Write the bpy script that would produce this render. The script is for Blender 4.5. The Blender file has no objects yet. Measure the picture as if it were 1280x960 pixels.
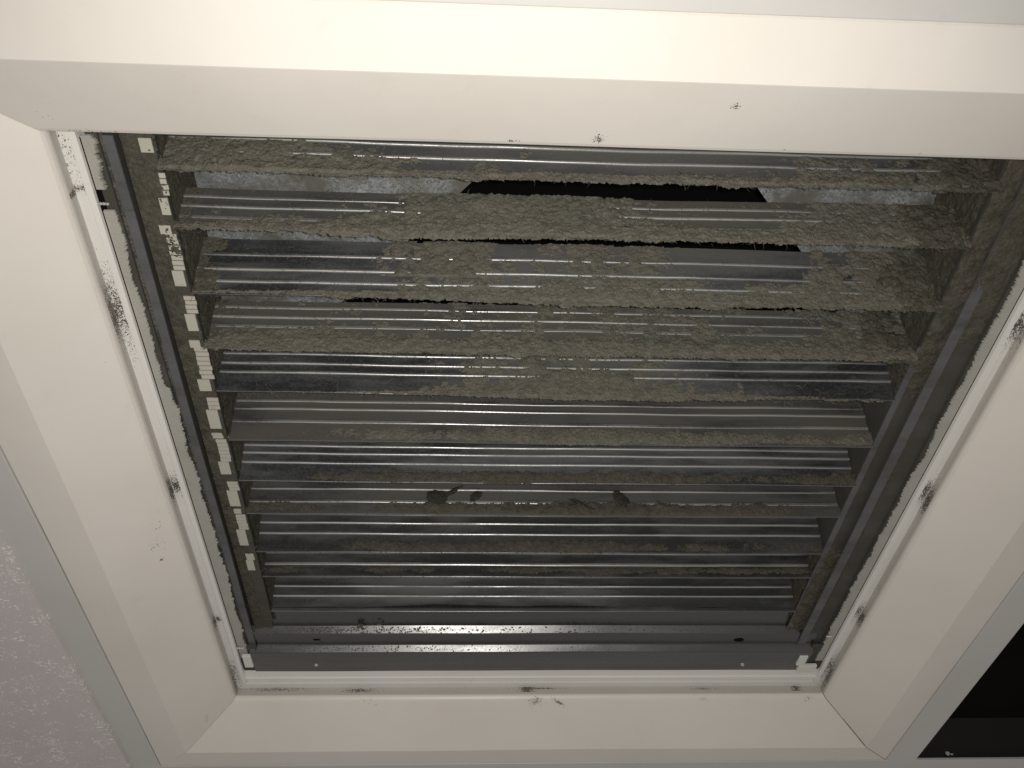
import bpy, math, random
import numpy as np
from mathutils import Vector

# ---------------------------------------------------------------- basics
U = 0.273                      # metres per layout unit (half width of the frame ridge)
random.seed(7)
RNG = np.random.default_rng(11)
S = bpy.context.scene
C = S.collection

# ---------------------------------------------------------------- camera
CAM = np.array([-0.2102, -1.4657, -1.1537])
cd = bpy.data.cameras.new("camera")
cam = bpy.data.objects.new("camera", cd); C.objects.link(cam)
cam.location = Vector(CAM * U)
cam.rotation_euler = (2.4119, 0.0294, -0.0461)
cd.sensor_width = 36.0
cd.lens = 36.0 * 1069.87 / 1280.0
cd.clip_start = 0.005; cd.clip_end = 50
S.camera = cam
cam_m = cam.rotation_euler.to_matrix()

# ---------------------------------------------------------------- world: dim room light below the ceiling
w = bpy.data.worlds.new("World"); S.world = w; w.use_nodes = True
wb = w.node_tree.nodes['Background']
wb.inputs[0].default_value = (1.0, 0.95, 0.90, 1); wb.inputs[1].default_value = 0.255

# ---------------------------------------------------------------- the phone's flash beside the lens
def flash():
    l = bpy.data.lights.new("camera_flash", 'SPOT')
    l.energy = 6.35; l.color = (1.0, 0.965, 0.915)
    l.shadow_soft_size = 0.0035
    l.spot_size = math.radians(112); l.spot_blend = 1.0
    o = bpy.data.objects.new("camera_flash", l); C.objects.link(o)
    o.location = cam.location + cam_m @ Vector((0.009, 0.003, 0.0))
    d = cam_m @ Vector((-0.05, 0.02, -1.0))
    o.rotation_euler = d.to_track_quat('-Z', 'Y').to_euler()
flash()

S.view_settings.view_transform = 'Standard'
S.view_settings.look = 'None'
S.view_settings.exposure = 0.0
S.view_settings.gamma = 1.0
S.render.engine = 'CYCLES'

# ---------------------------------------------------------------- materials
def nt_mat(name):
    m = bpy.data.materials.new(name); m.use_nodes = True
    return m, m.node_tree, m.node_tree.nodes['Principled BSDF']

def noise(nt, scale, detail=6, rough=.6, vec=None, stretch=None, dist=0.0):
    n = nt.nodes.new('ShaderNodeTexNoise')
    n.inputs['Scale'].default_value = scale; n.inputs['Detail'].default_value = detail
    n.inputs['Roughness'].default_value = rough; n.inputs['Distortion'].default_value = dist
    tc = nt.nodes.new('ShaderNodeNewGeometry')
    src = tc.outputs['Position']
    if stretch:
        mp = nt.nodes.new('ShaderNodeMapping'); mp.inputs['Scale'].default_value = stretch
        nt.links.new(src, mp.inputs['Vector']); src = mp.outputs[0]
    nt.links.new(src, n.inputs['Vector'])
    return n.outputs['Fac']

def ramp(nt, fac, stops):
    r = nt.nodes.new('ShaderNodeValToRGB')
    e = r.color_ramp.elements
    while len(e) < len(stops): e.new(0.5)
    for i, (p, c) in enumerate(stops):
        e[i].position = p; e[i].color = (c, c, c, 1) if isinstance(c, (int, float)) else (*c, 1)
    nt.links.new(fac, r.inputs[0]); return r.outputs[0]

def mix(nt, fac, a, b, mode='MIX'):
    m = nt.nodes.new('ShaderNodeMix'); m.data_type = 'RGBA'; m.blend_type = mode
    if isinstance(fac, (int, float)): m.inputs[0].default_value = fac
    else: nt.links.new(fac, m.inputs[0])
    for k, v in ((6, a), (7, b)):
        if isinstance(v, tuple): m.inputs[k].default_value = (*v, 1)
        else: nt.links.new(v, m.inputs[k])
    return m.outputs[2]

def bump(nt, bs, h, strength, dist):
    b = nt.nodes.new('ShaderNodeBump'); b.inputs['Strength'].default_value = strength
    b.inputs['Distance'].default_value = dist
    nt.links.new(h, b.inputs['Height']); nt.links.new(b.outputs[0], bs.inputs['Normal'])

def painted(name, col, rough=.38, dirt=.25, dirtcol=(.30, .26, .21), peel=.05):
    m, nt, b = nt_mat(name)
    big = ramp(nt, noise(nt, 9, 7, .6), [(.35, (0.0)), (.7, 1.0)])
    base = mix(nt, big, tuple(c * q for c, q in zip(col, (.93, .925, .91))), col)
    # faint handling scuffs
    sc = ramp(nt, noise(nt, 60, 8, .75, stretch=(1, 1, 1), dist=.6), [(.60, 0.0), (.78, dirt)])
    base = mix(nt, sc, base, dirtcol)
    nt.links.new(base, b.inputs['Base Color'])
    b.inputs['Roughness'].default_value = rough
    b.inputs['Specular IOR Level'].default_value = .4
    hs = nt.nodes.new('ShaderNodeMath'); hs.operation = 'MULTIPLY_ADD'
    nt.links.new(noise(nt, 22, 2), hs.inputs[0]); hs.inputs[1].default_value = 9.0
    nt.links.new(noise(nt, 900, 3), hs.inputs[2])
    bump(nt, b, hs.outputs[0], peel * 1.6, .0005)
    return m

def metal(name, col, rough, film=.35, filmcol=(.10, .092, .07), th=.5, metallic=.9, centre=0.0, soft=.2):
    m, nt, b = nt_mat(name)
    n1 = noise(nt, 42, 10, .66, stretch=(.22, 1, 1), dist=.2)
    if centre:
        # felted dust film, thickest on the middle of the blades nearest the room's air stream
        g = nt.nodes.new('ShaderNodeNewGeometry'); sx = nt.nodes.new('ShaderNodeSeparateXYZ'); nt.links.new(g.outputs['Position'], sx.inputs[0])
        def mth(op, a, b=None):
            q = nt.nodes.new('ShaderNodeMath'); q.operation = op
            for k_, v_ in enumerate((a, b)):
                if v_ is None: continue
                if isinstance(v_, (int, float)): q.inputs[k_].default_value = v_
                else: nt.links.new(v_, q.inputs[k_])
            return q.outputs[0]
        ex = mth('DIVIDE', mth('SUBTRACT', sx.outputs[0], .02), .115)
        ex = mth('EXPONENT', mth('MULTIPLY', mth('MULTIPLY', ex, ex), -1.0))
        mr = nt.nodes.new('ShaderNodeMapRange'); mr.inputs[1].default_value = .01; mr.inputs[2].default_value = -.13
        mr.inputs[3].default_value = .12; mr.inputs[4].default_value = 1.0
        nt.links.new(sx.outputs[1], mr.inputs[0])
        n1 = mth('ADD', n1, mth('MULTIPLY', mth('MULTIPLY', ex, mr.outputs[0]), centre))
    f = ramp(nt, n1, [(max(0, th - soft), 0.0), (min(1, th + soft), 1.0)])
    n2 = noise(nt, 700, 4, .7)
    f2 = ramp(nt, n2, [(.45, 0.0), (.75, 1.0)])
    ms = nt.nodes.new('ShaderNodeMath'); ms.operation = 'MULTIPLY_ADD'
    nt.links.new(f, ms.inputs[0]); ms.inputs[1].default_value = film; 
    m2 = nt.nodes.new('ShaderNodeMath'); m2.operation = 'MULTIPLY'; nt.links.new(f2, m2.inputs[0]); m2.inputs[1].default_value = film * .22
    nt.links.new(m2.outputs[0], ms.inputs[2]); ms.use_clamp = True
    fac = ms.outputs[0]
    streak = noise(nt, 130, 3, .5, stretch=(.06, 1, 1))
    cbase = mix(nt, streak, tuple(c * .8 for c in col), tuple(min(1, c * 1.15) for c in col))
    nt.links.new(mix(nt, fac, cbase, filmcol), b.inputs['Base Color'])
    inv = nt.nodes.new('ShaderNodeMath'); inv.operation = 'MULTIPLY_ADD'
    nt.links.new(fac, inv.inputs[0]); inv.inputs[1].default_value = -metallic; inv.inputs[2].default_value = metallic
    nt.links.new(inv.outputs[0], b.inputs['Metallic'])
    rr = nt.nodes.new('ShaderNodeMath'); rr.operation = 'MULTIPLY_ADD'
    nt.links.new(fac, rr.inputs[0]); rr.inputs[1].default_value = .9 - rough; rr.inputs[2].default_value = rough
    nt.links.new(rr.outputs[0], b.inputs['Roughness'])
    bump(nt, b, n2, .12, .0003)
    return m

def dustm(name, light, dark, sc=220):
    m, nt, b = nt_mat(name)
    a = noise(nt, sc, 8, .75)
    big = ramp(nt, noise(nt, 28, 5, .6), [(.35, 0.0), (.65, 1.0)])
    c1 = mix(nt, ramp(nt, a, [(.32, 0.0), (.62, 1.0)]), dark, light)
    warm = tuple(x * y for x, y in zip(light, (1.04, .96, .92)))
    c2 = mix(nt, big, c1, mix(nt, .5, c1, warm))
    fine = ramp(nt, noise(nt, 2600, 4, .7), [(.36, .5), (.66, 1.3)])
    nt.links.new(mix(nt, 1.0, c2, fine, 'MULTIPLY'), b.inputs['Base Color'])
    b.inputs['Roughness'].default_value = 1.0
    b.inputs['Specular IOR Level'].default_value = .08
    bump(nt, b, noise(nt, 1300, 8, .8), .6, .0010)
    return m

M_frame = painted('painted_frame_white', (.80, .758, .698), .36, .10)
M_track = painted('track_white', (.80, .78, .745), .33, .30, (.28, .25, .22))
M_wall = painted('track_wall_shade_grime', (.50, .475, .44), .5, .75, (.20, .175, .15))  # grey base paints in the upstand's shade; the noise streaks are grime
M_gasket = painted('foam_gasket', (.40, .385, .345), .95, .9, (.14, .13, .10), .5)
M_tbar = painted('grid_bar_enamel', (.62, .605, .58), .42, .12)
M_clip = painted('plastic_clip', (.47, .455, .39), .55, .9, (.16, .15, .11))
M_block = painted('corner_block_white', (.72, .70, .66), .6, .25)
M_blade = metal('blade_aluminium', (.195, .203, .214), .29, .85, filmcol=(.095, .090, .073), th=.68, centre=.26)
M_bladef = metal('blade_filmed', (.15, .150, .150), .29, .9, filmcol=(.080, .074, .056), th=.50, centre=.20)
M_bladed = metal('blade_lower', (.180, .184, .188), .28, .60, filmcol=(.055, .050, .040), th=.66)
M_bead = metal('bead_bright', (.46, .46, .445), .28, .85, filmcol=(.10, .095, .075), th=.62, centre=.05)
M_step = metal('step_panel_metal', (.155, .155, .155), .22, .35, filmcol=(.05, .045, .035), th=.60)
M_rail = metal('rail_zinc', (.20, .205, .215), .48, .9, filmcol=(.05, .047, .04), th=.5, metallic=.7)
M_duct = metal('duct_dusty', (.12, .116, .108), .6, .95, filmcol=(.052, .048, .037), th=.36, metallic=.5)
M_screw = metal('screw_zinc', (.7, .7, .68), .25, .1, th=.8)
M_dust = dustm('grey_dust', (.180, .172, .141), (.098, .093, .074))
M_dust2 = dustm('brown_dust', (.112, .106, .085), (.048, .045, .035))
M_dust3 = dustm('side_dust', (.125, .117, .092), (.055, .051, .039), 150)
M_grime = dustm('dark_grime', (.19, .172, .15), (.075, .068, .058), 300)

def black(name, v=.006):
    m, nt, b = nt_mat(name)
    nt.links.new(mix(nt, noise(nt, 30), (v, v, v), (v * 1.5, v * 1.4, v * 1.2)), b.inputs['Base Color'])
    b.inputs['Roughness'].default_value = .95; b.inputs['Specular IOR Level'].default_value = .1
    return m
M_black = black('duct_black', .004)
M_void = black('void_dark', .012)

def galv():
    m, nt, b = nt_mat('galvanised_spangle')
    v = nt.nodes.new('ShaderNodeTexVoronoi'); v.inputs['Scale'].default_value = 330
    g = nt.nodes.new('ShaderNodeNewGeometry')
    nz = nt.nodes.new('ShaderNodeTexNoise'); nz.inputs['Scale'].default_value = 300; nz.inputs['Detail'].default_value = 5
    nt.links.new(g.outputs['Position'], nz.inputs['Vector'])
    mp = mix(nt, .04, g.outputs['Position'], nz.outputs['Color'])
    nt.links.new(mp, v.inputs['Vector'])
    sp = nt.nodes.new('ShaderNodeSeparateColor'); nt.links.new(v.outputs['Color'], sp.inputs[0])
    c = ramp(nt, sp.outputs[0], [(0.0, (.11, .118, .120)), (1.0, (.40, .42, .43))])
    d = ramp(nt, noise(nt, 26, 8, .7), [(.44, 0.0), (.6, .9)])
    nt.links.new(mix(nt, d, c, (.12, .115, .09)), b.inputs['Base Color'])
    b.inputs['Metallic'].default_value = .25; b.inputs['Roughness'].default_value = .55
    return m
M_galv = galv()

def tile_mat():
    m, nt, b = nt_mat('mineral_tile')
    base = mix(nt, noise(nt, 40, 4), (.60, .555, .55), (.67, .62, .61))
    f1 = noise(nt, 300, 4, .55, dist=1.6)
    f2 = noise(nt, 45, 3, .5)
    mul = nt.nodes.new('ShaderNodeMath'); mul.operation = 'MULTIPLY_ADD'
    nt.links.new(f2, mul.inputs[0]); mul.inputs[1].default_value = .35; nt.links.new(f1, mul.inputs[2])
    fl = ramp(nt, mul.outputs[0], [(.755, 0.0), (.815, 1.0)])
    nt.links.new(mix(nt, fl, base, (.93, .90, .87)), b.inputs['Base Color'])
    b.inputs['Roughness'].default_value = .9
    bump(nt, b, fl, .35, .0006)
    return m
M_tile = tile_mat()

# ---------------------------------------------------------------- object helpers
def wloc(o):
    v = np.zeros(3)
    while o is not None:
        v += np.array(o.location); o = o.parent
    return v

def obj(name, verts, faces, mat, parent=None, smooth=False, kind=None, label=None):
    me = bpy.data.meshes.new(name)
    off = wloc(parent)
    V = np.asarray(verts, float) * U - off
    me.from_pydata([tuple(v) for v in V], [], faces)
    me.materials.append(mat)
    if smooth:
        me.polygons.foreach_set('use_smooth', [True] * len(me.polygons))
    me.update()
    o = bpy.data.objects.new(name, me); C.objects.link(o); o.parent = parent
    if kind: o['kind'] = kind
    if label: o['label'] = label
    return o

def fast_obj(name, V, Q, mat, parent=None, smooth=True, kind=None, label=None):
    """V (n,3) array, Q (m,4) int array"""
    me = bpy.data.meshes.new(name)
    V = V * U - wloc(parent)
    me.vertices.add(len(V)); me.vertices.foreach_set('co', V.astype(np.float32).ravel())
    me.loops.add(Q.size); me.loops.foreach_set('vertex_index', Q.astype(np.int32).ravel())
    me.polygons.add(len(Q))
    me.polygons.foreach_set('loop_start', np.arange(0, Q.size, 4, dtype=np.int32))
    me.polygons.foreach_set('use_smooth', np.full(len(Q), smooth))
    me.materials.append(mat)
    me.update(calc_edges=True); me.validate()
    o = bpy.data.objects.new(name, me); C.objects.link(o); o.parent = parent
    if kind: o['kind'] = kind
    if label: o['label'] = label
    return o

def thing(name, label, cat, loc=(0, 0, 0), group=None):
    o = bpy.data.objects.new(name, None); C.objects.link(o)
    o.empty_display_size = .02
    o.location = Vector(loc) * U
    o['label'] = label; o['category'] = cat
    if group: o['group'] = group
    return o

def tag(o, label, cat, group=None):
    o['label'] = label; o['category'] = cat
    if group: o['group'] = group
    return o

def box(x0, x1, y0, y1, z0, z1, off=0):
    v = [(x0, y0, z0), (x1, y0, z0), (x1, y1, z0), (x0, y1, z0), (x0, y0, z1), (x1, y0, z1), (x1, y1, z1), (x0, y1, z1)]
    f = [(0, 3, 2, 1), (4, 5, 6, 7), (0, 1, 5, 4), (1, 2, 6, 5), (2, 3, 7, 6), (3, 0, 4, 7)]
    return v, [tuple(i + off for i in q) for q in f]

def boxes(lst):
    V, F = [], []
    for b in lst:
        v, f = box(*b, off=len(V)); V += v; F += f
    return V, F

def bevel(o, wd, seg=2):
    m = o.modifiers.new('bevel', 'BEVEL'); m.width = wd * U; m.segments = seg; m.limit_method = 'ANGLE'
    return o

# ---------------------------------------------------------------- mitred frame side
def side_pt(side, s, t, z):
    """s = distance from centre, t = position along the side (-1..1 of s)"""
    return {'far': (t, s, z), 'near': (-t, -s, z), 'left': (-s, t, z), 'right': (s, -t, z)}[side]

def mitred(name, prof, mat, parent, side, gap=(0., 0.), nseg=24, smooth=False, ends=(None, None), rough=0.0, label=None):
    """sweep a profile of (s, z) along one side, ends cut at 45 degrees; thin closed section"""
    V, F = [], []
    n = len(prof)
    for i in range(nseg + 1):
        k = i / nseg
        for (s, z) in prof:
            t0 = (-s + gap[0]) if ends[0] is None else ends[0]
            t1 = (s - gap[1]) if ends[1] is None else ends[1]
            t = t0 + (t1 - t0) * k
            wob = rough * math.sin(t * 9.1 + s * 7) * .5 + rough * math.sin(t * 3.7 + 1)
            V.append(side_pt(side, s, t, z + wob))
    for i in range(nseg):
        for j in range(n):
            a = i * n + j; b = i * n + (j + 1) % n
            F.append((a, a + n, b + n, b))
    F.append(tuple(range(n))[::-1]); F.append(tuple(nseg * n + j for j in range(n)))
    if side in ('near', 'far', 'left', 'right'):
        pass
    return obj(name, V, F, mat, parent, smooth, label=label)

SIDES = ('near', 'far', 'left', 'right')
frame = thing('vent_frame', 'wide off-white square frame with sloping faces and dirt smudges around the dusty metal blades', 'vent frame', (0, 0, 0))
face_prof = [(1.0924, .030), (1.0924, .007), (1.089, .0035), (1.001, -.0005), (.999, .0005), (.866, .0795), (.860, .084), (.8565, .090),
             (.8545, .098), (.8540, .1175), (.8575, .1175), (.860, .100), (.864, .090), (.870, .084), (.999, .0060), (1.084, .0090), (1.088, .030)]
gaps = {'near': (0.0006, 0.0006), 'far': (.0022, .0006), 'left': (.0006, .0006), 'right': (.0006, .0022)}
for sd in SIDES:
    g = gaps[sd]
    if sd == 'far': g = (.0007, .0024)
    if sd == 'right': g = (.0024, .0007)
    mitred('frame_side', face_prof, M_frame, frame, sd, g, nseg=30, rough=.0008)

# inner track: grimy upstand with its shade painted in grey, bright flange, thin lip, foam gasket
tracks = {}
EN = {'left': (-.853, None), 'right': (None, .853), 'far': (None, None)}
for sd in ('left', 'right', 'far'):
    zz = 0.0
    fl = mitred('track_flange', [(.8538, .1165), (.838, .1165), (.836, .1185), (.836, .1215), (.8538, .1215)], M_track, frame, sd, (.001, .001), ends=EN[sd])
    tracks[sd] = fl
    mitred('track_lip', [(.8335, .1135), (.8225, .1135), (.8225, .1225), (.8335, .1225)], M_track, frame, sd, (.0005, .0005), ends=EN[sd])
    mitred('track_upstand', [(.8539, .0945), (.8525, .0965), (.8525, .1163), (.8539, .1163)], M_wall, frame, sd, (.001, .001), ends=EN[sd])
    if sd == 'far':
        mitred('track_lip', [(.819, .120), (.768, .124), (.768, .129), (.819, .126)], M_track, frame, sd, (.0, .0), ends=(-.8325, .8325))
        mitred('track_lip', [(.806, .1165), (.800, .1165), (.800, .1225), (.806, .1222)], M_track, frame, sd, (.0, .0), ends=(-.8325, .8325))
# ---------------------------------------------------------------- noise fields for dust
def vnoise(x, y, seed):
    r = np.random.default_rng(seed); T = r.random((257, 257))
    xi = np.floor(x).astype(int); yi = np.floor(y).astype(int)
    fx = x - xi; fy = y - yi; fx = fx * fx * (3 - 2 * fx); fy = fy * fy * (3 - 2 * fy)
    a = T[xi % 256, yi % 256]; b = T[(xi + 1) % 256, yi % 256]; c = T[xi % 256, (yi + 1) % 256]; d = T[(xi + 1) % 256, (yi + 1) % 256]
    return (a * (1 - fx) + b * fx) * (1 - fy) + (c * (1 - fx) + d * fx) * fy
def fbm(x, y, f, seed, oct=5, gain=.55):
    s = 0; a = 1; t = 0
    for k in range(oct):
        s = s + a * vnoise(x * f + 13.7 * k, y * f + 7.3 * k, seed + k); t += a; a *= gain; f *= 2.03
    return s / t

# ragged foam gasket strips
def gasket(sgn, y0, y1, jag=.006, n=520):
    V, F = [], []
    ys = np.linspace(y0, y1, n + 1)
    r = np.cumsum(RNG.normal(0, 1, n + 1)); r -= np.linspace(r[0], r[-1], n + 1); r /= (np.abs(r).max() + 1e-6)
    jit = RNG.normal(0, .0016, n + 1) + .0045 * (vnoise(ys * 38, ys * 0 + 3.3, 5) - .5)
    for i, y in enumerate(ys):
        e = (.8035 if (sgn < 0 and y < -.3) else .7985) + jag * r[i] + jit[i] + .002 * math.sin(y * 31)
        V += [(sgn * .8205, y, .1225), (sgn * e, y, .1225), (sgn * e, y, .1275), (sgn * .8205, y, .1275)]
    for i in range(n):
        for j in range(4):
            a = i * 4 + j; b = i * 4 + (j + 1) % 4
            F.append((a, b, b + 4, a + 4) if sgn < 0 else (a, a + 4, b + 4, b))
    return obj('gasket_strip', V, F, M_gasket, frame)
gasket(-1, -.834, -.74); gasket(-1, -.70, .70, .005); gasket(1, -.834, .72, .005)

# ---------------------------------------------------------------- duct box above the frame
duct = thing('duct_box', 'dark sheet metal box rising above the frame round the baffles', 'duct box', (0, 0, .13))
def wallbox(*b, mat=M_duct, name='duct_wall'):
    v, f = box(*b); return obj(name, v, f, mat, duct)
wallbox(-.815, -.797, -.8565, .80, .1285, .9)
wallbox(.797, .815, -.8565, .80, .1285, .9)
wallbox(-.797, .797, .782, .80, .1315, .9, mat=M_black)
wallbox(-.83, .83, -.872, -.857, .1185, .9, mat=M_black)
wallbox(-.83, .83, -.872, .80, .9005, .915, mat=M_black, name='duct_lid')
# outer skirt that closes the gap between the duct and the frame
for sd in ('far', 'left', 'right'):
    k = .8145
    mitred('skirt', [(.8550, .1225), (k, .1290), (k, .1330), (.8600, .1330), (.8620, .1225)], M_black, duct, sd, nseg=2)

# galvanised plate with chamfered slot
def plate():
    z0, z1 = .300, .306
    O = [(-.796, -.856), (.796, -.856), (.796, .781), (-.796, .781)]
    H = [(-.17, -.715), (.29, -.735), (.62, -.36), (.62, .40), (.30, .68), (-.20, .68), (-.52, .40), (-.52, -.34)]
    def top(z): return [(x, y, z) for x, y in O + H]
    V = top(z0) + top(z1); n = 12
    q = [(0, 1, 5, 4), (1, 6, 5), (1, 2, 7, 6), (2, 8, 7), (2, 3, 9, 8), (3, 10, 9), (3, 0, 11, 10), (0, 4, 11)]
    F = [tuple(reversed(f)) for f in q] + [tuple(i + n for i in f) for f in q]
    for k in range(8):
        a, b = 4 + k, 4 + (k + 1) % 8
        F.append((a, b, b + n, a + n))
    o = obj('galvanised_plate', V, F, M_galv, None)
    o2 = tag(o, 'mottled galvanised steel plate with a black chamfered opening, seen behind the topmost baffles', 'steel plate')
    return o2
plate()

def dust_sheet(name, P0, uv, vv, nv, u0, u1, v0, v1, step, dens, thick, mat, parent, seed, nblob, rad=(.004, .013), backed=None, kind='stuff'):
    """dust as a relief sheet: puffs and fibres piled up on a plane. dens(u,v) about 0..1.5.
    cells where no dust lies are removed, so the layer has its own ragged outline"""
    nu = int((u1 - u0) / step) + 1; nvv = int((v1 - v0) / step) + 1
    u = np.linspace(u0, u1, nu); v = np.linspace(v0, v1, nvv)
    Ug, Vg = np.meshgrid(u, v, indexing='ij')
    D = dens(Ug, Vg)
    h = D - 1.25 + .85 * fbm(Ug, Vg, 26, seed, 5, .6) + .40 * fbm(Ug, Vg * 1.3, 8, seed + 200, 3, .6) + .35 * (fbm(Ug, Vg, 170, seed + 50, 3, .7) - .5)
    H = np.where(h > 0, np.minimum(h, 1.0) ** .7, h * 2.0)
    # puffs
    r = np.random.default_rng(seed + 99)
    P = np.zeros_like(H)
    WU = Ug + .011 * (fbm(Ug, Vg, 75, seed + 61, 4, .65) - .5); WV = Vg + .011 * (fbm(Ug, Vg, 75, seed + 71, 4, .65) - .5)
    cu = r.uniform(u0, u1, nblob); cv = r.uniform(v0, v1, nblob); rr = rad[0] + (rad[1] - rad[0]) * r.random(nblob) ** 2.2
    dd = dens(cu, cv) + .55 * (fbm(cu, cv, 9, seed + 5, 3) - .5) * 2
    for a, b, c, q in zip(cu, cv, rr, dd):
        if q < r.uniform(.15, 1.0): continue
        i0, i1 = int((a - c - u0) / step), int((a + c - u0) / step) + 2
        j0, j1 = int((b - c - v0) / step), int((b + c - v0) / step) + 2
        i0 = max(i0, 0); j0 = max(j0, 0)
        if i0 >= nu or j0 >= nvv: continue
        su = WU[i0:i1, j0:j1] - a; sv = WV[i0:i1, j0:j1] - b
        d2 = 1 - (su * su + sv * sv) / (c * c)
        P[i0:i1, j0:j1] = np.maximum(P[i0:i1, j0:j1], np.sqrt(np.maximum(d2, 0)) * c)
    fine = (fbm(Ug, Vg, 260, seed + 31, 4, .85) - .5)
    Z = H * thick * (.30 + 1.4 * fbm(Ug, Vg, 48, seed + 81, 6, .78)) + np.minimum(P * .16, .0024) * (.3 + 1.4 * fbm(Ug, Vg, 22, seed + 91, 2))
    Z = Z + fine * .0062 * (Z > .0004) - .0006
    keepv = Z > -.0002
    kf = keepv[:-1, :-1].astype(int) + keepv[1:, :-1] + keepv[:-1, 1:] + keepv[1:, 1:]
    K = kf >= 1
    Z = np.maximum(Z, -.0012)
    if backed is not None:       # outside the metal the sheet is loose fluff: drop thin cells
        vb = (Vg[:-1, :-1] < backed)
        K &= ~(vb & (kf < 4))
    P3 = np.array(P0)[None, None, :] + Ug[..., None] * np.array(uv) + Vg[..., None] * np.array(vv) + Z[..., None] * np.array(nv)
    jit = r.normal(0, step * .22, P3.shape[:2])
    P3 = P3 + jit[..., None] * np.array(uv)
    idx = np.arange(nu * nvv).reshape(nu, nvv)
    Q = np.stack([idx[:-1, :-1], idx[1:, :-1], idx[1:, 1:], idx[:-1, 1:]], -1)[K]
    if len(Q) == 0: return None
    used = np.unique(Q); remap = np.zeros(nu * nvv, int); remap[used] = np.arange(len(used))
    return fast_obj(name, P3.reshape(-1, 3)[used], remap[Q], mat, parent, True, kind)

# ---------------------------------------------------------------- baffle filter
filt = thing('baffle_filter', 'large dust-clogged metal baffle filter of stacked horizontal blades inside the white frame', 'baffle filter', (0, 0, .14))
ZL = .14
XL, XR = -.714, .690
def G(x, c, s): return np.exp(-((x - c) / s) ** 2)
#   kind, lip Y, bead positions, blade height, material
ROWS = [
 ('w', -.773, (.039, .068, .097), .128, M_blade, 'heavy'),
 ('n', -.660, (.0264, .0513, .0747), .0945, M_bladef, 'heavy'),
 ('w', -.521, (.0307, .0582, .0919), .1281, M_blade, 'heavy'),
 ('n', -.392, (.0562, .0780, .1022), .118, M_bladef, 'heavy'),
 ('w', -.278, (.0469, .0679, .0911), .135, M_blade, 'mid'),
 ('n', -.137, (.0497, .0803, .1009), .135, M_bladef, 'mid'),
 ('w', -.008, (.0470, .0700, .0890), .135, M_blade, 'mid'),
 ('n', .105, (.0348, .0661, .095), .130, M_bladef, 'low'),
 ('w', .249, (.0491, .0762, .099), .130, M_bladed, 'low'),
 ('n', .349, (.0361, .066), .110, M_bladed, 'low'),
 ('w', .503, (.0427, .0687, .095), .140, M_bladed, 'low'),
]
BEADSEG = set()
def blade_profile(beads, Lb, kind, r=.0037):
    """front line of the blade as (t, n): n is out towards the room; rolled lip at t = 0"""
    pts = []
    for k in range(7):                              # rolled hem
        a = -math.pi * .5 + math.pi * k / 6
        pts.append((.0022 - .0022 * math.cos(math.pi * k / 12), .0002 + .0018 * math.sin(math.pi * k / 12) * (1 if k < 7 else 0)))
    t = .010
    pts.append((t, 0.0))
    hts = (.0028, .0032, .0024) if kind == 'w' else (.0007, .0027, .0016)
    for kb, b in enumerate(sorted(beads)):
        if b + r > Lb: continue
        seg0 = len(pts)
        pts.append((b - r - .002, 0.0))
        for k in range(9):
            a = math.pi * k / 8
            pts.append((b - r * math.cos(a), hts[kb] * math.sin(a) ** .9))
        BEADSEG.update(range(seg0 + 1, seg0 + 9))
        pts.append((b + r + .002, -.0002))
    pts.append((Lb, 0.0))
    return pts

def make_blade(kind, Y0, beads, Lb, mat, seed):
    ang = math.radians(70 if kind == 'w' else 74)
    c, s = math.cos(ang), math.sin(ang)
    vv = np.array((0, -c, s)); nv = np.array((0, -s, -c))
    BEADSEG.clear(); prof = blade_profile(beads, Lb, kind)
    back = [(Lb, -.003), (.003, -.003)]
    ring = prof + back; n = len(ring)
    NX = 90
    V = []
    r = np.random.default_rng(seed)
    ph = r.uniform(0, 6, 6)
    for i in range(NX + 1):
        x = XL + (XR - XL) * i / NX
        wv = .0016 * math.sin(x * 5 + ph[0]) + .0008 * math.sin(x * 17 + ph[1]) + .00025 * math.sin(x * 43 + ph[2])
        for (t, q) in ring:
            p = np.array((x, Y0, ZL)) + vv * t + nv * (q + wv)
            V.append(tuple(p))
    F = []
    for i in range(NX):
        for j in range(n):
            a = i * n + j; b = i * n + (j + 1) % n
            F.append((a, b, b + n, a + n))
    F.append(tuple(range(n))[::-1]); F.append(tuple(NX * n + j for j in range(n)))
    o = obj('blade', V, F, mat, filt, smooth=False)
    me = o.data
    me.materials.append(M_bead)
    mi = [1 if (k < NX * n and (k % n) in BEADSEG) else 0 for k in range(len(me.polygons))]
    me.polygons.foreach_set('material_index', mi)
    me.polygons.foreach_set('use_smooth', [True] * len(me.polygons))
    try: me.set_sharp_from_angle(angle=math.radians(50))
    except Exception: pass
    return o, vv, nv

LBL = ['topmost blade, half hidden by the frame, with dust at both ends', 'blade under the black slot, caked with grey dust', None,
       'blade with a thick felt of dust along its lower edge', None, None, None, None, None, None, 'lowest blade, nearly clean']

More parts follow.
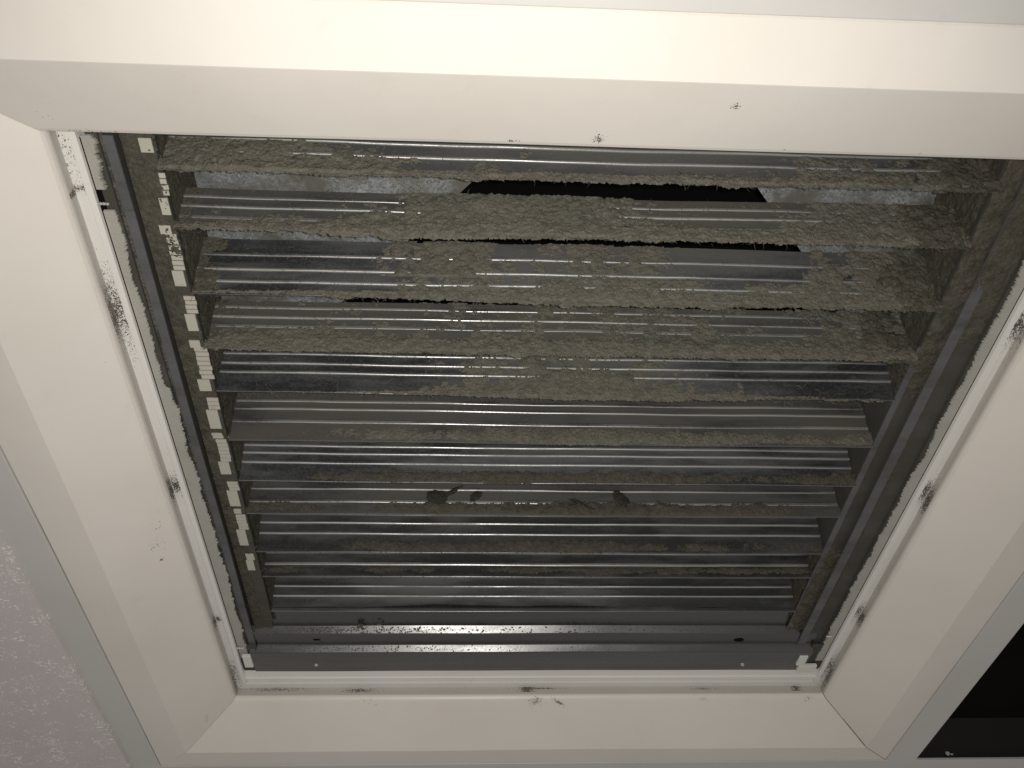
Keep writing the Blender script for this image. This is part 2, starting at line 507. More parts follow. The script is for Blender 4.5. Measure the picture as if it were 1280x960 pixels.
def dens_for(i):
    kind = ROWS[i][0]; Lb = ROWS[i][3]
    def d(x, t):
        x = np.asarray(x, float); t = np.asarray(t, float)
        tn = t / .13
        lip = np.exp(-np.maximum(t, 0) / .016)
        if i == 0:  v = .38 + .65 * G(x, -.62, .26) + .55 * G(x, .62, .30) - .20 * G(x, -.05, .3) + .78 * lip
        elif i == 1: v = .50 + .35 * G(x, -.1, .28) + .45 * G(x, .62, .25) - .30 * G(x, .22, .14) * (t > .03) + .75 * np.exp(-np.maximum(t, 0) / .030) - .25 * G(x, -.55, .2)
        elif i == 2: v = .22 + .55 * G(x, .10, .30) + .50 * G(x, -.28, .11) * (t > .05) + .50 * G(x, .62, .17) + .55 * np.exp(-np.maximum(t, 0) / .034) * (1 - .8 * G(x, -.65, .15)) - .5 * G(x, -.62, .18) - .3 * G(x, .3, .12) * (t > .05)
        elif i == 3: v = .42 + .28 * G(x, .05, .3) + .18 * G(x, .62, .2) + .95 * np.exp(-(np.maximum(t, 0) / .030) ** 2) * (1 - .5 * G(x, -.72, .14))
        elif i == 4: v = .10 + .68 * G(x, -.02, .26) + .20 * G(x, .45, .25) + .55 * np.exp(-np.maximum(t, 0) / .022) * (1 - .95 * G(x, -.62, .26)) - .1 * (x < -.4)
        elif i == 5: v = .14 + .16 * G(x, 0, .4) + .80 * np.exp(-((t - .018) / .022) ** 2) * (1 - .6 * G(x, -.65, .15)) + .25 * G(x, .05, .1) * (t < .04)
        elif i == 6: v = .06 + .12 * G(x, 0, .3) + .95 * np.exp(-((t - .014) / .022) ** 2) * (1 - .7 * G(x, -.66, .2))
        elif i == 7: v = .10 + .88 * np.exp(-((t - .020) / .021) ** 2) * (.8 + .4 * G(x, .05, .3))
        elif i == 8: v = .02 + .95 * np.exp(-((t - .016) / .020) ** 2) * (1 - .5 * G(x, -.66, .15))
        elif i == 9: v = .05 + .80 * np.exp(-((t - .020) / .013) ** 2)
        else: v = -.15 + .30 * np.exp(-((t - .014) / .014) ** 2)
        reach = .012 + (.022 * G(x, -.33, .17) if i == 1 else 0) + (.010 * G(x, -.45, .2) if i == 2 else 0)
        v = np.where(t < 0, v * (1 + t / reach) - .10, v)
        return v
    return d

blades = []
for i, (kind, Y0, beads, Lb, mat, lvl) in enumerate(ROWS):
    o, vv, nv = make_blade(kind, Y0, beads, Lb, mat, 100 + i)
    if LBL[i]: o['label'] = LBL[i]
    blades.append(o)
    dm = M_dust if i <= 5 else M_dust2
    th = {'heavy': .0072, 'mid': .0060, 'low': .0058}[lvl]
    step = .0017
    vmin = (-.026 if i == 1 else -.014) if i <= 5 else -.002
    nb = {0: 900, 1: 1500, 2: 1500, 3: 1500, 4: 1300, 5: 700, 6: 500, 7: 350, 8: 250, 9: 250, 10: 40}[i]
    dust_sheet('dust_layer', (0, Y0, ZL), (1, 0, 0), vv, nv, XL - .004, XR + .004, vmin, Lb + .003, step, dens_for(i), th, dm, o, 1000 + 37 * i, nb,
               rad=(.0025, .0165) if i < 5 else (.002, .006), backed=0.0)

# thick felt hanging along the lips, with a crack above it
def felt(i, xc, xs, top, th, seed, reach=.010):
    kind, Y0 = ROWS[i][0], ROWS[i][1]
    ang = math.radians(70 if kind == 'w' else 74); c, s = math.cos(ang), math.sin(ang)
    def d(u, v):
        edge = top * G(u, xc, xs) ** .5 + .010 * (fbm(u, u * 0 + seed, 14, seed, 4, .7) - .5)
        lo = -reach * G(u, xc, xs) - .022 * np.maximum(fbm(u, u * 0 + 5, 16, seed + 7, 4, .7) - .50, 0) + .005 * (fbm(u, u * 0 + 9, 60, seed + 8, 3, .7) - .5)
        return np.where((v < edge) & (v > lo), 1.15, -1.0)
    dust_sheet('dust_felt', (0, Y0, ZL), (1, 0, 0), (0, -c, s), (0, -s, -c), XL, XR, -reach - .014, top + .012, .0017, d, th, M_dust, blades[i], seed, 300, (.002, .006), backed=0.0)
felt(3, .0, .75, .030, .0110, 8001); felt(1, .05, .50, .024, .0100, 8002); felt(2, .10, .50, .020, .0080, 8003, .014); felt(4, .05, .30, .016, .0070, 8004); felt(0, .0, .80, .012, .0060, 8005)

# lint fibres standing out of the dust
def fibres(i, n, x0, x1, t0, t1, L, mat, seed):
    kind, Y0 = ROWS[i][0], ROWS[i][1]
    ang = math.radians(70 if kind == 'w' else 74); c, s = math.cos(ang), math.sin(ang)
    vv = np.array((0, -c, s)); nv = np.array((0, -s, -c)); uu = np.array((1.0, 0, 0))
    r = np.random.default_rng(seed); V, F = [], []
    for _ in range(n):
        x = r.uniform(x0, x1); t = t0 + (t1 - t0) * r.random() ** 1.7
        p = np.array((x, Y0, ZL)) + vv * t + nv * r.uniform(.002, .007)
        d = uu * r.normal(0, 1) + vv * r.normal(-.25, .8) + nv * r.uniform(0, .7); d /= np.linalg.norm(d)
        curl = r.normal(0, .5, 3); ln = L * r.uniform(.4, 1.3); w = r.uniform(.00025, .0006)
        o = len(V)
        for k in range(6):
            side = np.cross(d, nv); side /= (np.linalg.norm(side) + 1e-9); up = np.cross(side, d)
            ww = w * (1 - .12 * k)
            V += [tuple(p + side * ww), tuple(p - side * ww * .5 + up * ww * .87), tuple(p - side * ww * .5 - up * ww * .87)]
            p = p + d * ln / 5; d = d + curl * .45; d /= np.linalg.norm(d)
        for k in range(5):
            for j in range(3):
                a = o + k * 3 + j; b = o + k * 3 + (j + 1) % 3
                F.append((a, b, b + 3, a + 3))
    obj('lint_fibre', V, F, mat, blades[i], kind='stuff')
for i_, n_, t1_ in ((0, 500, .05), (1, 900, .09), (2, 900, .12), (3, 1000, .10), (4, 700, .12), (5, 350, .05), (6, 300, .04), (7, 260, .05), (8, 220, .035), (9, 160, .03)):
    fibres(i_, n_, XL, XR, -.010 if i_ < 5 else .0, t1_, .014 if i_ < 5 else .010, M_dust if i_ < 6 else M_dust2, 9000 + i_)

# stray fluff clots stuck on the lower blades
M_clot = dustm('dark_fluff', (.060, .055, .045), (.024, .022, .018), 260)
def clot(x, i, t, sx, sy, seed, mat=None):
    mat = mat or M_clot
    kind, Y0 = ROWS[i][0], ROWS[i][1]
    ang = math.radians(70 if kind == 'w' else 74); c, s = math.cos(ang), math.sin(ang)
    vv = (0, -c, s); nv = (0, -s, -c)
    def d(u, v): return 1.35 * np.exp(-((u / sx) ** 2 + ((v - .6 * u * (seed % 3 - 1)) / sy) ** 2)) - .1
    dust_sheet('dust_clot', (x, Y0 - c * t, ZL + s * t), (1, 0, 0), vv, nv, -2 * sx, 2 * sx, -2 * sy, 2 * sy, .0016, d, .009, mat, blades[i], seed, 60, (.003, .007))
clot(-.275, 7, .046, .034, .028, 3001); clot(-.185, 7, .052, .026, .024, 3002); clot(.165, 7, .045, .026, .026, 3003); clot(-.24, 7, .062, .03, .008, 3011); clot(.07, 7, .030, .07, .007, 3012)

# end channels of the filter: dusty upright plates and flanges, left and right
def endplate(sgn, x, xf):
    v, f = boxes([(min(x, x + sgn * .004), max(x, x + sgn * .004), -.83, .56, .150, .2995)])
    obj('end_plate', v, f, M_duct, filt)
    a, b = sorted((x + sgn * .0045, xf))
    v, f = boxes([(a, b, -.83, .76, .150, .154)])
    o = obj('end_flange', v, f, M_duct, filt)
    return o
fl_l = endplate(-1, -.7185, -.7720)
fl_r = endplate(1, .6945, .7440)
# folded edge strip on the right flange
v, f = boxes([(.690, .704, -.42, .60, .1455, .1497)])
obj('flange_edge', v, f, M_rail, filt)

# dust on the end channels (thick at the near end, thinning away)
def dl(u, v): return .95 - .25 * np.maximum(u + .2, 0) + .0 * v
dust_sheet('dust_layer', (0, 0, .150), (0, 1, 0), (1, 0, 0), (0, 0, -1), -.83, .66, -.771, -.7440, .0026, dl, .0050, M_dust3, fl_l, 4001, 900, (.003, .009))
dust_sheet('dust_layer', (-.7145, 0, .150), (0, 1, 0), (0, 0, 1), (1, 0, 0), -.83, .56, .0, .13, .0030, lambda u, v: .95 + 0 * u, .0035, M_dust3, fl_l, 4002, 900, (.003, .007))
def dr(u, v): return 1.15 - 1.25 * np.clip((u + .42) / .25, 0, 1) + 1.25 * np.clip((u - .12) / .22, 0, 1)
dust_sheet('dust_layer', (0, 0, .150), (0, 1, 0), (1, 0, 0), (0, 0, -1), -.83, .70, .694, .744, .0026, dr, .0090, M_dust3, fl_r, 4003, 1500, (.004, .013))
dust_sheet('dust_layer', (.6905, 0, .150), (0, 1, 0), (0, 0, 1), (-1, 0, 0), -.83, .56, .0, .14, .0030, dr, .0060, M_dust3, fl_r, 4004, 900, (.004, .010))
def drb(u, v): return 1.05 * np.clip((-.36 - u) / .2, 0, 1) * np.clip((v - .50) / .12, 0, 1) + 0 * v
# heavy cake bridging the right end of the first blades
for i in range(0, 4):
    kind, Y0, _, Lb = ROWS[i][:4]
    ang = math.radians(70 if kind == 'w' else 74); c, s = math.cos(ang), math.sin(ang)
    dust_sheet('dust_layer', (0, Y0, ZL), (1, 0, 0), (0, -c, s), (0, -s, -c), .52, .700, -.012, Lb, .0021,
               lambda u, v, k=i: np.clip((u - .50) / .12, 0, 1.05) * (1.0 - .10 * k), .014, M_dust3, blades[i], 4100 + i, 420, (.005, .015), backed=0.0)
    dust_sheet('dust_layer', (0, Y0, ZL), (1, 0, 0), (0, -c, s), (0, -s, -c), -.716, -.56, -.006, Lb, .0021,
               lambda u, v, k=i: np.clip((-.60 - u) / .10, 0, 1.0) * (.9 - .08 * k), .006, M_dust3, blades[i], 4200 + i, 160, (.003, .007), backed=0.0)

# pale plastic end clips with fine ribs, left end
CL = [(-0.7266, -0.8229, -0.7979, 0.0203, 0), (-0.7129, -0.7615, -0.7184, 0.0105, 1), (-0.7212, -0.7154, -0.683, 0.0147, 0), (-0.7304, -0.6624, -0.6447, 0.0191, 0), (-0.7234, -0.645, -0.632, 0.0179, 1), (-0.7225, -0.6322, -0.5682, 0.0196, 1), (-0.7284, -0.5683, -0.5349, 0.02, 0), (-0.7189, -0.5121, -0.4714, 0.0205, 1), (-0.7261, -0.4714, -0.4313, 0.0194, 0), (-0.7304, -0.4079, -0.39, 0.0198, 0), (-0.7224, -0.3903, -0.3074, 0.0248, 1), (-0.7323, -0.3074, -0.2771, 0.0238, 0), (-0.7234, -0.2575, -0.2237, 0.0227, 1), (-0.7313, -0.2237, -0.1702, 0.023, 0), (-0.7327, -0.156, -0.1391, 0.0218, 1), (-0.7273, -0.1369, -0.067, 0.0221, 1), (-0.7349, -0.067, -0.0281, 0.0226, 0), (-0.7259, -0.0019, 0.0279, 0.0231, 1), (-0.7328, 0.0279, 0.0807, 0.0234, 0), (-0.7314, 0.092, 0.1092, 0.0164, 1), (-0.7276, 0.112, 0.1679, 0.0222, 1), (-0.7358, 0.1679, 0.226, 0.0207, 0), (-0.7296, 0.2605, 0.2862, 0.0193, 1), (-0.7336, 0.2862, 0.3255, 0.0176, 0)]
GR = [(0,), (1, 2), (3, 4, 5, 6), (7, 8), (9, 10, 11), (12, 13), (14, 15, 16), (17, 18), (19, 20, 21), (22, 23)]
for g in GR:
    bl = []
    for k in g:
        x, y0, y1, wd, ribbed = CL[k]
        x -= .004
        if ribbed:
            n = max(2, int(round((y1 - y0) / .0112)))
            dy = (y1 - y0) / n
            for q in range(n):
                o = random.uniform(-.0012, .0012)
                bl.append((x - wd / 2 + o, x + wd / 2 + o, y0 + q * dy + .0002, y0 + q * dy + dy * .82, .1434, .1455))
        else:
            bl.append((x - wd / 2, x + wd / 2, y0 + .0004, y1, .1430, .1457))
    v, f = boxes(bl)
    obj('end_clip', v, f, M_clip, filt)
dust_sheet('dust_layer', (0, 0, .1462), (0, 1, 0), (1, 0, 0), (0, 0, -1), -.83, .56, -.7435, -.7180, .0024, lambda u, v: .72 + 0 * u, .0028, M_dust3, fl_l, 4010, 500, (.002, .005))
dust_sheet('dust_layer', (0, 0, .1436), (0, 1, 0), (1, 0, 0), (0, 0, -1), -.83, .34, -.7450, -.7140, .0018, lambda u, v: .36 + .35 * G(u, -.66, .2), .0030, M_dust3, fl_l, 4011, 300, (.002, .005))
# dark backing strip the clips snap into
v, f = boxes([(-.7435, -.7185, -.83, .56, .1462, .1498)])
obj('clip_strip', v, f, M_duct, filt)

# stepped end panel at the far side
def step_panel():
    prof = [(.498, .150), (.502, .158), (.590, .1545), (.6005, .1375), (.6035, .1350), (.6470, .1335), (.6510, .1320), (.6610, .1170), (.6640, .1150), (.7665, .1205),
            (.7665, .1260), (.664, .1190), (.652, .1365), (.604, .1390), (.592, .1590), (.498, .163)]
    n = len(prof); NX = 60; V, F = [], []
    x0, x1 = -.790, .775
    for i in range(NX + 1):
        x = x0 + (x1 - x0) * i / NX
        wv = .0006 * math.sin(x * 4 + 1) + .0003 * math.sin(x * 13)
        for y, z in prof:
            a = 0.0
            V.append((x * (1 - 0.0 * a), y, z + wv))
    for i in range(NX):
        for j in range(n):
            a = i * n + j; b = i * n + (j + 1) % n
            F.append((a, a + n, b + n, b))
    F.append(tuple(range(n))); F.append(tuple(NX * n + j for j in range(n))[::-1])
    o = obj('step_panel', V, F, M_step, filt, label='smooth stepped metal strip across the bottom of the baffle stack')
    for p in o.data.polygons: p.use_smooth = True
    o.data.set_sharp_from_angle(angle=math.radians(12))
    return o
sp = step_panel()
def stepdens(u, v):
    return -.05 + .40 * G(u, -.50, .20) * G(v, .585, .03) + .25 * G(u, -.45, .2) * G(v, .65, .02) + .12 * G(v, .56, .03)
dust_sheet('dust_layer', (0, 0, .1565), (1, 0, 0), (0, 1, -.02), (0, 0, -1), -.78, .77, .505, .594, .0022, stepdens, .0030, M_grime, sp, 5001, 300, (.0018, .004))
def speck_field(name, P0, uv, vv, nv, pts, mat, parent, label=None):
    """small flattened irregular grains, pts = (u, v, radius, height)"""
    V, F = [], []
    P0, uv, vv, nv = map(np.array, (P0, uv, vv, nv))
    for (a, b, r, h) in pts:
        k = random.randint(5, 7); o = len(V); ph = random.uniform(0, 6)
        rad = [r * random.uniform(.55, 1.25) for _ in range(k)]
        for j in range(k):
            t = ph + 2 * math.pi * j / k
            V.append(tuple(P0 + uv * (a + rad[j] * math.cos(t)) + vv * (b + rad[j] * math.sin(t) * .8) - nv * .0002))
        for j in range(k):
            t = ph + 2 * math.pi * j / k
            V.append(tuple(P0 + uv * (a + .55 * rad[j] * math.cos(t)) + vv * (b + .55 * rad[j] * math.sin(t) * .8) + nv * h))
        for j in range(k):
            F.append((o + j, o + (j + 1) % k, o + k + (j + 1) % k, o + k + j))
        F.append(tuple(o + k + j for j in range(k)))
    if not V: return None
    return obj(name, V, F, mat, parent, kind='stuff', label=label)

# black grains along the two bright risers of the step panel
rs = []
for _ in range(420):
    x = random.gauss(-.50, .16) if random.random() < .62 else random.uniform(-.75, .72)
    rs.append((x, random.choice((random.gauss(.001, .004), random.gauss(.008, .006))), random.uniform(.0012, .0036), .001))
c_, s_ = math.cos(math.radians(58)), math.sin(math.radians(58))
speck_field('grime_speck', (0, .594, .147), (1, 0, 0), (0, c_, -s_), (0, -s_, -c_), [(max(-.775, min(.765, a)), max(-.004, min(.014, b)), r, h) for a, b, r, h in rs], M_grime, sp)
rs = [(max(-.775, min(.765, random.gauss(-.46, .2))), random.uniform(-.003, .012), random.uniform(.001, .0028), .001) for _ in range(190)]
speck_field('grime_speck', (0, .6535, .1275), (1, 0, 0), (0, c_, -s_), (0, -s_, -c_), rs, M_grime, sp)
# screw heads and slots in the step panel
def disc(x, y, z, r, h, n=10, name='screw_head', mat=M_screw, parent=None, sx=1.0):
    V = [(x + sx * r * math.cos(2 * math.pi * k / n), y + r * math.sin(2 * math.pi * k / n), z) for k in range(n)]
    V += [(x + sx * .7 * r * math.cos(2 * math.pi * k / n), y + .7 * r * math.sin(2 * math.pi * k / n), z - h) for k in range(n)]
    F = [(k, n + k, n + (k + 1) % n, (k + 1) % n) for k in range(n)] + [tuple(n + k for k in range(n))[::-1]]
    return obj(name, V, F, mat, parent)
disc(-.6175, .727, .1185, .0062, .0045, parent=sp); disc(.589, .731, .1185, .0062, .0045, parent=sp)
disc(-.608, .628, .1338, .009, .0006, name='slot', mat=M_black, parent=sp, sx=1.6)
disc(.560, .630, .1338, .009, .0006, name='slot', mat=M_black, parent=sp, sx=1.7)
# dark folded corner pieces under the blocks
for q in ((-.822, -.772), (.772, .822)):
    v, f = boxes([(q[0], q[1], .640, .781, .1240, .1282)])
    obj('corner_plate', v, f, M_duct, filt)
# pale corner blocks
v, f = boxes([(-.812, -.789, .672, .730, .1105, .1195)]); bevel(obj('corner_block', v, f, M_block, filt), .0015)
v, f = boxes([(.742, .766, .680, .727, .1105, .1195)]); bevel(obj('corner_block', v, f, M_block, filt), .0015)
v, f = boxes([(.752, .805, .7285, .764, .1095, .1195)]); bevel(obj('corner_block', v, f, M_block, filt), .0015)

# ---------------------------------------------------------------- support rails
def rail(sgn, x0, x1, y0, y1, z, lab):
    t = thing('support_rail', lab, 'rail', (sgn * (x0 + x1) / 2, y0, z))
    a, b = sorted((sgn * x0, sgn * x1))
    n = 60; V, F = [], []
    for i in range(n + 1):
        y = y0 + (y1 - y0) * i / n; wv = .0008 * math.sin(y * 8) 
        V += [(a + wv, y, z), (b + wv, y, z), (b + wv, y, z + .004), (a + wv, y, z + .004)]
    for i in range(n):
        for j in range(4):
            p = i * 4 + j; q = i * 4 + (j + 1) % 4
            F.append((p, q, q + 4, p + 4))
    F.append((3, 2, 1, 0)); F.append(tuple(n * 4 + k for k in range(4)))
    o = obj('rail_flange', V, F, M_rail, t)
    xo = sgn * x1
    a, b = sorted((xo - sgn * .004, xo))
    v, f = boxes([(a, b, y0, y1, z + .0042, z + .17)])
    obj('rail_web', v, f, M_duct, t)
    return t, o
rl, rlf = rail(-1, .7735, .7900, -.832, .70, .1300, 'long grey metal rail running down the left side of the baffle stack')
rr_, rrf = rail(1, .7300, .7520, -.832, .72, .1300, 'long grey metal rail running up the right side of the baffle stack')
def drl(u, v): return .20 + .75 * np.clip((.3 - np.abs(v + .782) / .02), 0, 1) * 0 + .35 * np.clip((-.1 - u), 0, 1)
dust_sheet('dust_layer', (0, 0, .130), (0, 1, 0), (1, 0, 0), (0, 0, -1), -.832, .69, -.7905, -.7730, .0022, drl, .0025, M_dust3, rlf, 6001, 120, (.002, .005))
dust_sheet('dust_layer', (0, 0, .130), (0, 1, 0), (1, 0, 0), (0, 0, -1), -.832, .71, .7295, .7525, .0022,
           lambda u, v: .12 + 1.3 * np.clip((-.52 - u) / .12, 0, 1) + .6 * np.clip((u - .45) / .2, 0, 1), .0045, M_dust3, rrf, 6002, 200, (.002, .006))
# outer dusty ledges beside the rails, closing the gap to the gasket
def ledge(sgn, x0, x1, z, mat):
    a, b = sorted((sgn * x0, sgn * x1))
    v, f = boxes([(a, b, -.834, .765, z, z + .003)])
    return obj('duct_ledge', v, f, mat, duct)
l1 = ledge(-1, .7905, .7965, .136, M_duct)
l2 = ledge(1, .7525, .7965, .137, M_duct)
dust_sheet('dust_layer', (0, 0, .137), (0, 1, 0), (1, 0, 0), (0, 0, -1), -.83, .76, .7525, .7965, .0026,
           lambda u, v: .35 + .7 * np.clip((-.35 - u) / .2, 0, 1) + .5 * G(v, .757, .006), .0030, M_dust3, l2, 6003, 500, (.003, .007))
dust_sheet('dust_layer', (0, 0, .136), (0, 1, 0), (1, 0, 0), (0, 0, -1), -.83, .76, -.7975, -.7900, .0018,
           lambda u, v: .8 + 0 * u, .0040, M_grime, l1, 6004, 300, (.002, .004))
# small screws poking out at the track
def pin(x, y, z, L, par=None):
    n = 8; V, F = [], []
    for k in range(9):
        rr = .0022 + (.0008 if k % 2 else 0)
        for j in range(n):
            a = 2 * math.pi * j / n
            V.append((x + L * k / 8, y + rr * math.cos(a), z + rr * math.sin(a)))
    for k in range(8):
        for j in range(n):
            a = k * n + j; b = k * n + (j + 1) % n
            F.append((a, a + n, b + n, b))
    F.append(tuple(range(n))); F.append(tuple(8 * n + j for j in range(n))[::-1])
    return obj('screw', V, F, M_screw, par)
pin(-.826, -.7175, .1165, .022, frame); pin(-.822, .640, .1165, .020, frame); pin(.790, .585, .1165, .016, frame)

# ---------------------------------------------------------------- dirt smudges on the white parts
sl = math.atan2(.086, .143)
PL = {
 'L': ((0, 0, 0), (0, 1, 0), lambda x, y, z: (x, y, z), (math.sin(sl), 0, -math.cos(sl)), (math.cos(sl), 0, math.sin(sl))),
 'R': ((0, 0, 0), (0, 1, 0), None, (-math.sin(sl), 0, -math.cos(sl)), (-math.cos(sl), 0, math.sin(sl))),
 'N': ((0, 0, 0), (1, 0, 0), None, (0, math.sin(sl), -math.cos(sl)), (0, math.cos(sl), math.sin(sl))),
 'F': ((0, 0, 0), (1, 0, 0), None, (0, -math.sin(sl), -math.cos(sl)), (0, -math.cos(sl), math.sin(sl))),
 't': ((0, 0, 0), (0, 1, 0), None, (0, 0, -1), (1, 0, 0)),
 'Lw': ((0, 0, 0), (0, 1, 0), None, (1, 0, 0), (0, 0, 1)),
 'Rw': ((0, 0, 0), (0, 1, 0), None, (-1, 0, 0), (0, 0, 1)),
 'Fw': ((0, 0, 0), (1, 0, 0), None, (0, -1, 0), (0, 0, 1)),
}
def smudge(pl, x, y, z, n, su, sv, r=(.0008, .003), parent=None, slope=0.0, lim=None):
    _, uv, _, nv, vv = PL[pl]
    pts = []
    for _ in range(n):
        a = random.gauss(0, su); b = random.gauss(0, sv) + slope * a
        if lim: b = max(lim[0], min(lim[1], b))
        pts.append((a, b, random.uniform(r[0], r[1]) * math.exp(-(a / (2.2 * su)) ** 2), random.uniform(.0003, .0010)))
    for _ in range(n * 4):
        a = random.gauss(0, su * 1.15); b = random.gauss(0, sv * 1.1) + slope * a
        if lim: b = max(lim[0], min(lim[1], b))
        pts.append((a, b, random.uniform(.0003, .0011), .0003))
    # put the plane on the real surface
    if pl in 'LRNF':
        s = abs(x) if pl in 'LR' else abs(y)
        zz = .086 * (1 - s) / .143 if s < 1 else 0
        z = zz - .0004
    elif pl == 't': z = .1163
    elif pl == 'Lw': x = -.8523
    elif pl == 'Rw': x = .8523
    elif pl == 'Fw': y = .8523
    speck_field('dirt_smudge', (x, y, z), uv, vv, nv, pts, M_grime, parent or frame)
for a in [('L', -.889, -.852, 0, 26, .010, .004, (.001, .0032), None, .4), ('L', -.877, -.835, 0, 16, .006, .003, (.001, .003), None, .3),
          ('N', -.836, -.882, 0, 22, .008, .010, (.0008, .0025), None, -1.2), ('N', -.780, -.864, 0, 40, .030, .003, (.0008, .0022)),
          ('N', -.014, -.877, 0, 22, .004, .006, (.0008, .0024)), ('N', .172, -.957, 0, 12, .004, .003, (.001, .0026)), ('N', .279, -.868, 0, 7, .004, .001),
          ('N', .50, -.868, 0, 7, .004, .001), ('N', -.145, -.868, 0, 5, .004, .001),
          ('t', -.845, -.500, 0, 190, .040, .006, (.0006, .0026), None, 0, (-.006, .008)), ('Lw', 0, -.498, .107, 170, .030, .006, (.0006, .0024), None, 0, (-.009, .009)),
          ('t', -.845, -.81, 0, 24, .030, .006, (.0006, .0022), None, 0, (-.006, .008)), ('Lw', 0, -.74, .105, 40, .003, .006, (.0006, .0022), None, .5, (-.009, .010)), ('t', -.845, -.745, 0, 26, .003, .006, (.0006, .0016), None, 0, (-.006, .008)),
          ('t', -.843, -.021, 0, 60, .015, .005, (.001, .0036), None, 0, (-.006, .006)), ('Lw', 0, -.017, .107, 110, .018, .006, (.0008, .0034), None, 0, (-.009, .009)),
          ('t', -.845, .499, 0, 22, .006, .003, (.001, .0034), None, 0, (-.006, .006)), ('Lw', 0, .50, .107, 60, .014, .006, (.0006, .0026), None, 0, (-.009, .009)),
          ('Lw', 0, .80, .107, 90, .05, .006, (.0006, .0024), None, 0, (-.009, .009)),
          ('Fw', -.023, 0, .110, 90, .010, .005, (.001, .0032), None, 0, (-.008, .006)), ('Fw', .02, 0, .112, 50, .030, .0012, (.0008, .0018), None, 0, (-.006, .004)),
          ('F', .000, .868, 0, 46, .010, .006, (.0008, .0024), None, .2), ('F', .070, .870, 0, 26, .008, .003, (.001, .0026), None, -.5),
          ('Fw', -.507, 0, .108, 80, .022, .003, (.0006, .0022), None, 0, (-.008, .006)), ('F', -.48, .868, 0, 30, .012, .005, (.0006, .0018)), ('F', -.46, .872, 0, 7, .003, .002, (.001, .003)),
          ('F', .496, .866, 0, 22, .007, .003, (.001, .0026)), ('Fw', .502, 0, .110, 26, .02, .002, (.0006, .0018), None, 0, (-.006, .006)),
          ('F', .806, .866, 0, 34, .006, .004, (.001, .0034)), ('Fw', .775, 0, .112, 60, .007, .007, (.001, .0034), None, 0, (-.009, .006)),
          ('Fw', -.74, 0, .112, 90, .05, .003, (.0006, .0020), None, 0, (-.008, .005)),
          ('t', .843, -.023, 0, 90, .018, .005, (.0008, .0034), None, 0, (-.006, .006)), ('Rw', 0, .001, .107, 150, .022, .007, (.0008, .0036), None, 0, (-.009, .009)),
          ('t', .843, .460, 0, 60, .018, .005, (.0006, .0028), None, 0, (-.006, .006)), ('Rw', 0, .480, .107, 120, .016, .007, (.0008, .0034), None, 0, (-.009, .009)),
          ('t', .845, -.505, 0, 120, .020, .005, (.0008, .0030), None, 0, (-.007, .006)), ('Rw', 0, -.50, .107, 60, .03, .006, (.0006, .0024), None, 0, (-.009, .009)),
          ('t', .845, .74, 0, 90, .035, .005, (.0006, .0028), None, 0, (-.006, .006)), ('Rw', 0, .78, .107, 120, .03, .005, (.0006, .0026), None, 0, (-.009, .009)),
          ('t', -.845, .76, 0, 60, .03, .005, (.0006, .0024), None, 0, (-.006, .006)),
          ('L', -.930, .880, 0, 40, .014, .003, (.0006, .0022), None, -.2), ('L', -.88, -.797, 0, 7, .004, .002), ('L', -.87, -.75, 0, 8, .006, .002), ('L', -.872, -.60, 0, 6, .02, .004),
          ('L', -.90, .12, 0, 5, .01, .01), ('L', -.885, .05, 0, 4, .03, .01), ('L', -.875, -.35, 0, 8, .06, .006), ('L', -.90, .17, 0, 3, .002, .002, (.002, .0034))]:
    a = list(a)
    while len(a) < 8: a.append((.0008, .0022))
    pl, x, y, z, n, su, sv, r = a[:8]
    sl_ = a[9] if len(a) > 9 else 0.0
    lim = a[10] if len(a) > 10 else None
    smudge(pl, x, y, z, n, su, sv, r, frame, sl_, lim)

# grime built up along the mitre corner and the lips
def strip_grime(P0, uv, vv, nv, u0, u1, sd, seed, dn, thick, w=.004):
    dust_sheet('grime_line', P0, uv, vv, nv, u0, u1, -w, w, .0014, lambda u, v: dn - .7 * (v / w) ** 2, thick, M_grime, frame, seed, 60, (.001, .002))
strip_grime((-.8345, 0, .1190), (0, 1, 0), (1, 0, 0), (0, 0, -1), -.82, .80, 'L', 7001, .75, .0016, .0022)
strip_grime((.8345, 0, .1190), (0, 1, 0), (1, 0, 0), (0, 0, -1), -.82, .80, 'R', 7002, .75, .0016, .0022)
strip_grime((0, .768, .1235), (1, 0, 0), (0, 1, 0), (0, 0, -1), -.79, .78, 'F', 7003, .42, .0022, .0035)

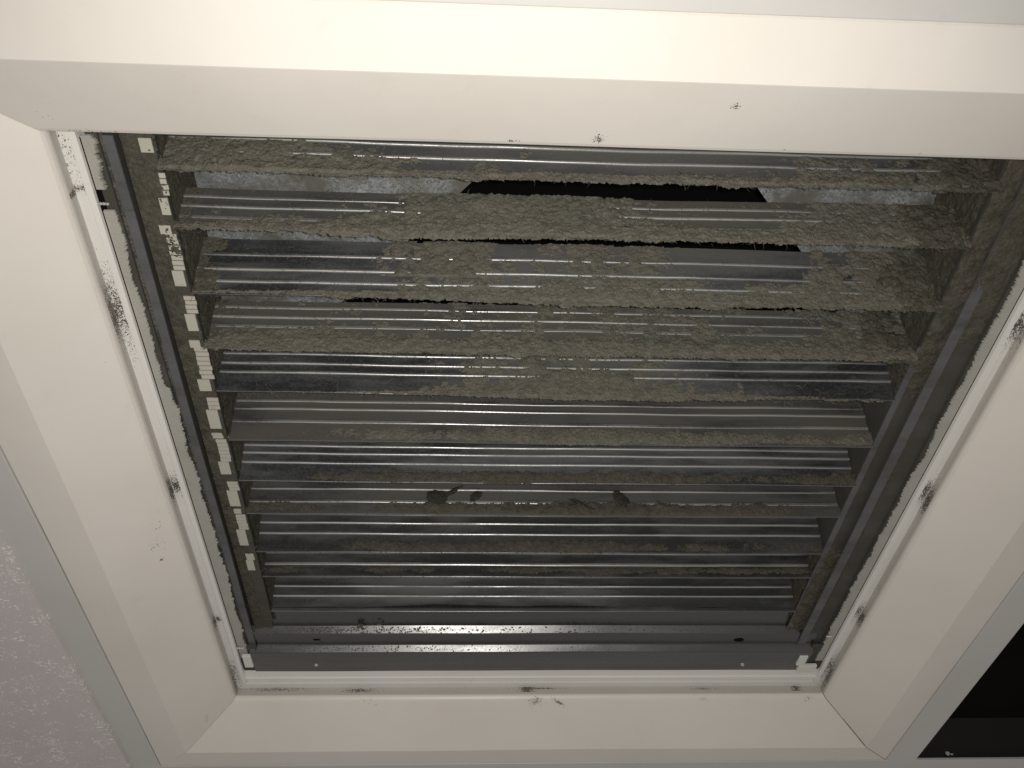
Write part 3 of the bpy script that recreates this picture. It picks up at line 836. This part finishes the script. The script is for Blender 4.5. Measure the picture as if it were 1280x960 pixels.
# ---------------------------------------------------------------- ceiling grid
def tbar(name, x0, x1, y0, y1, lab, z=.0012, along='y'):
    t = thing(name, lab, 'grid bar', ((x0 + x1) / 2, (y0 + y1) / 2, z), 'ceiling grid bars round the frame')
    v, f = box(x0, x1, y0, y1, z, z + .008)
    bevel(obj('bar_flange', v, f, M_tbar, t), .0016)
    m = .006
    if along == 'y': b = ((x0 + x1) / 2 - m, (x0 + x1) / 2 + m, y0, y1, z + .0082, z + .155)
    else: b = (x0, x1, (y0 + y1) / 2 - m, (y0 + y1) / 2 + m, z + .0082, z + .155)
    v, f = box(*b); obj('bar_web', v, f, M_tweb, t)
    return t
M_tweb = painted('bar_web_dull', (.030, .027, .022), .7, .3, (.02, .02, .02))
W0, W1 = 1.0929, 1.1860
tbar('grid_bar', -W1, -W0, -W0 + .001, W0 - .001, 'pale grey-blue ceiling grid bar along the left of the frame, beside the speckled tile')
tbar('grid_bar', W0, W1, -W0 + .001, W0 - .001, 'pale ceiling grid bar along the right of the frame, beside the dark gap')
tbar('grid_bar', -2.6, 2.6, W0, W1, 'ceiling grid bar crossing under the bottom edge of the frame', along='x')
tbar('grid_bar', -2.6, 2.6, -W1, -W0, 'ceiling grid bar above the frame at the top edge of the photo', along='x')

def tile(x0, x1, y0, y1, lab):
    nx = 3
    v, f = box(x0, x1, y0, y1, -.0078, .05)
    o = obj('ceiling_tile', v, f, M_tile)
    o.location = (0, 0, 0)
    return tag(o, lab, 'ceiling tile')
tile(-3.1, -W1 + .012, -W1 + .0125, W0 + .010, 'pinkish grey mineral ceiling tile with pale flecks at lower left')
# the rest of the ceiling plane, outside the picture
def ceil_sheet(x0, x1, y0, y1):
    v, f = box(x0, x1, y0, y1, -.0078, .05)
    o = obj('ceiling', v, f, M_tile); o['kind'] = 'structure'
ceil_sheet(-3.1, 3.1, W1 - .012, 3.4)
ceil_sheet(-3.1, 3.1, -3.4, -W1 + .012)
ceil_sheet(W1 + 2.1, 5.2, -3.4, 3.4)
# dark open bay at lower right
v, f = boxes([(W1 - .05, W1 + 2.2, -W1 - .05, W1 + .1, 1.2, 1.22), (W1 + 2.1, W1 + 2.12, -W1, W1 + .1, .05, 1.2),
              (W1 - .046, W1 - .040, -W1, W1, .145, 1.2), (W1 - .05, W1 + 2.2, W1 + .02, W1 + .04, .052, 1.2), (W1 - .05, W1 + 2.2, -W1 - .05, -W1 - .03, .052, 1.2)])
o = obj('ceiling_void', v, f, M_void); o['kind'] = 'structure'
# crumb on the bar beside the gap
speck_field('crumb', (1.318, 1.093 - .02, .040), (1, 0, 0), (0, 0, 1), (0, -1, 0), [(0, 0, .010, .004), (.012, -.004, .006, .003)], M_block, None)
cr = bpy.data.objects['crumb']; del cr['kind']
tag(cr, 'small pale crumb stuck on the dark bar at lower right', 'crumb')
cr.location = (0, (1.1345 - .0045 - 1.073) * U, 0)
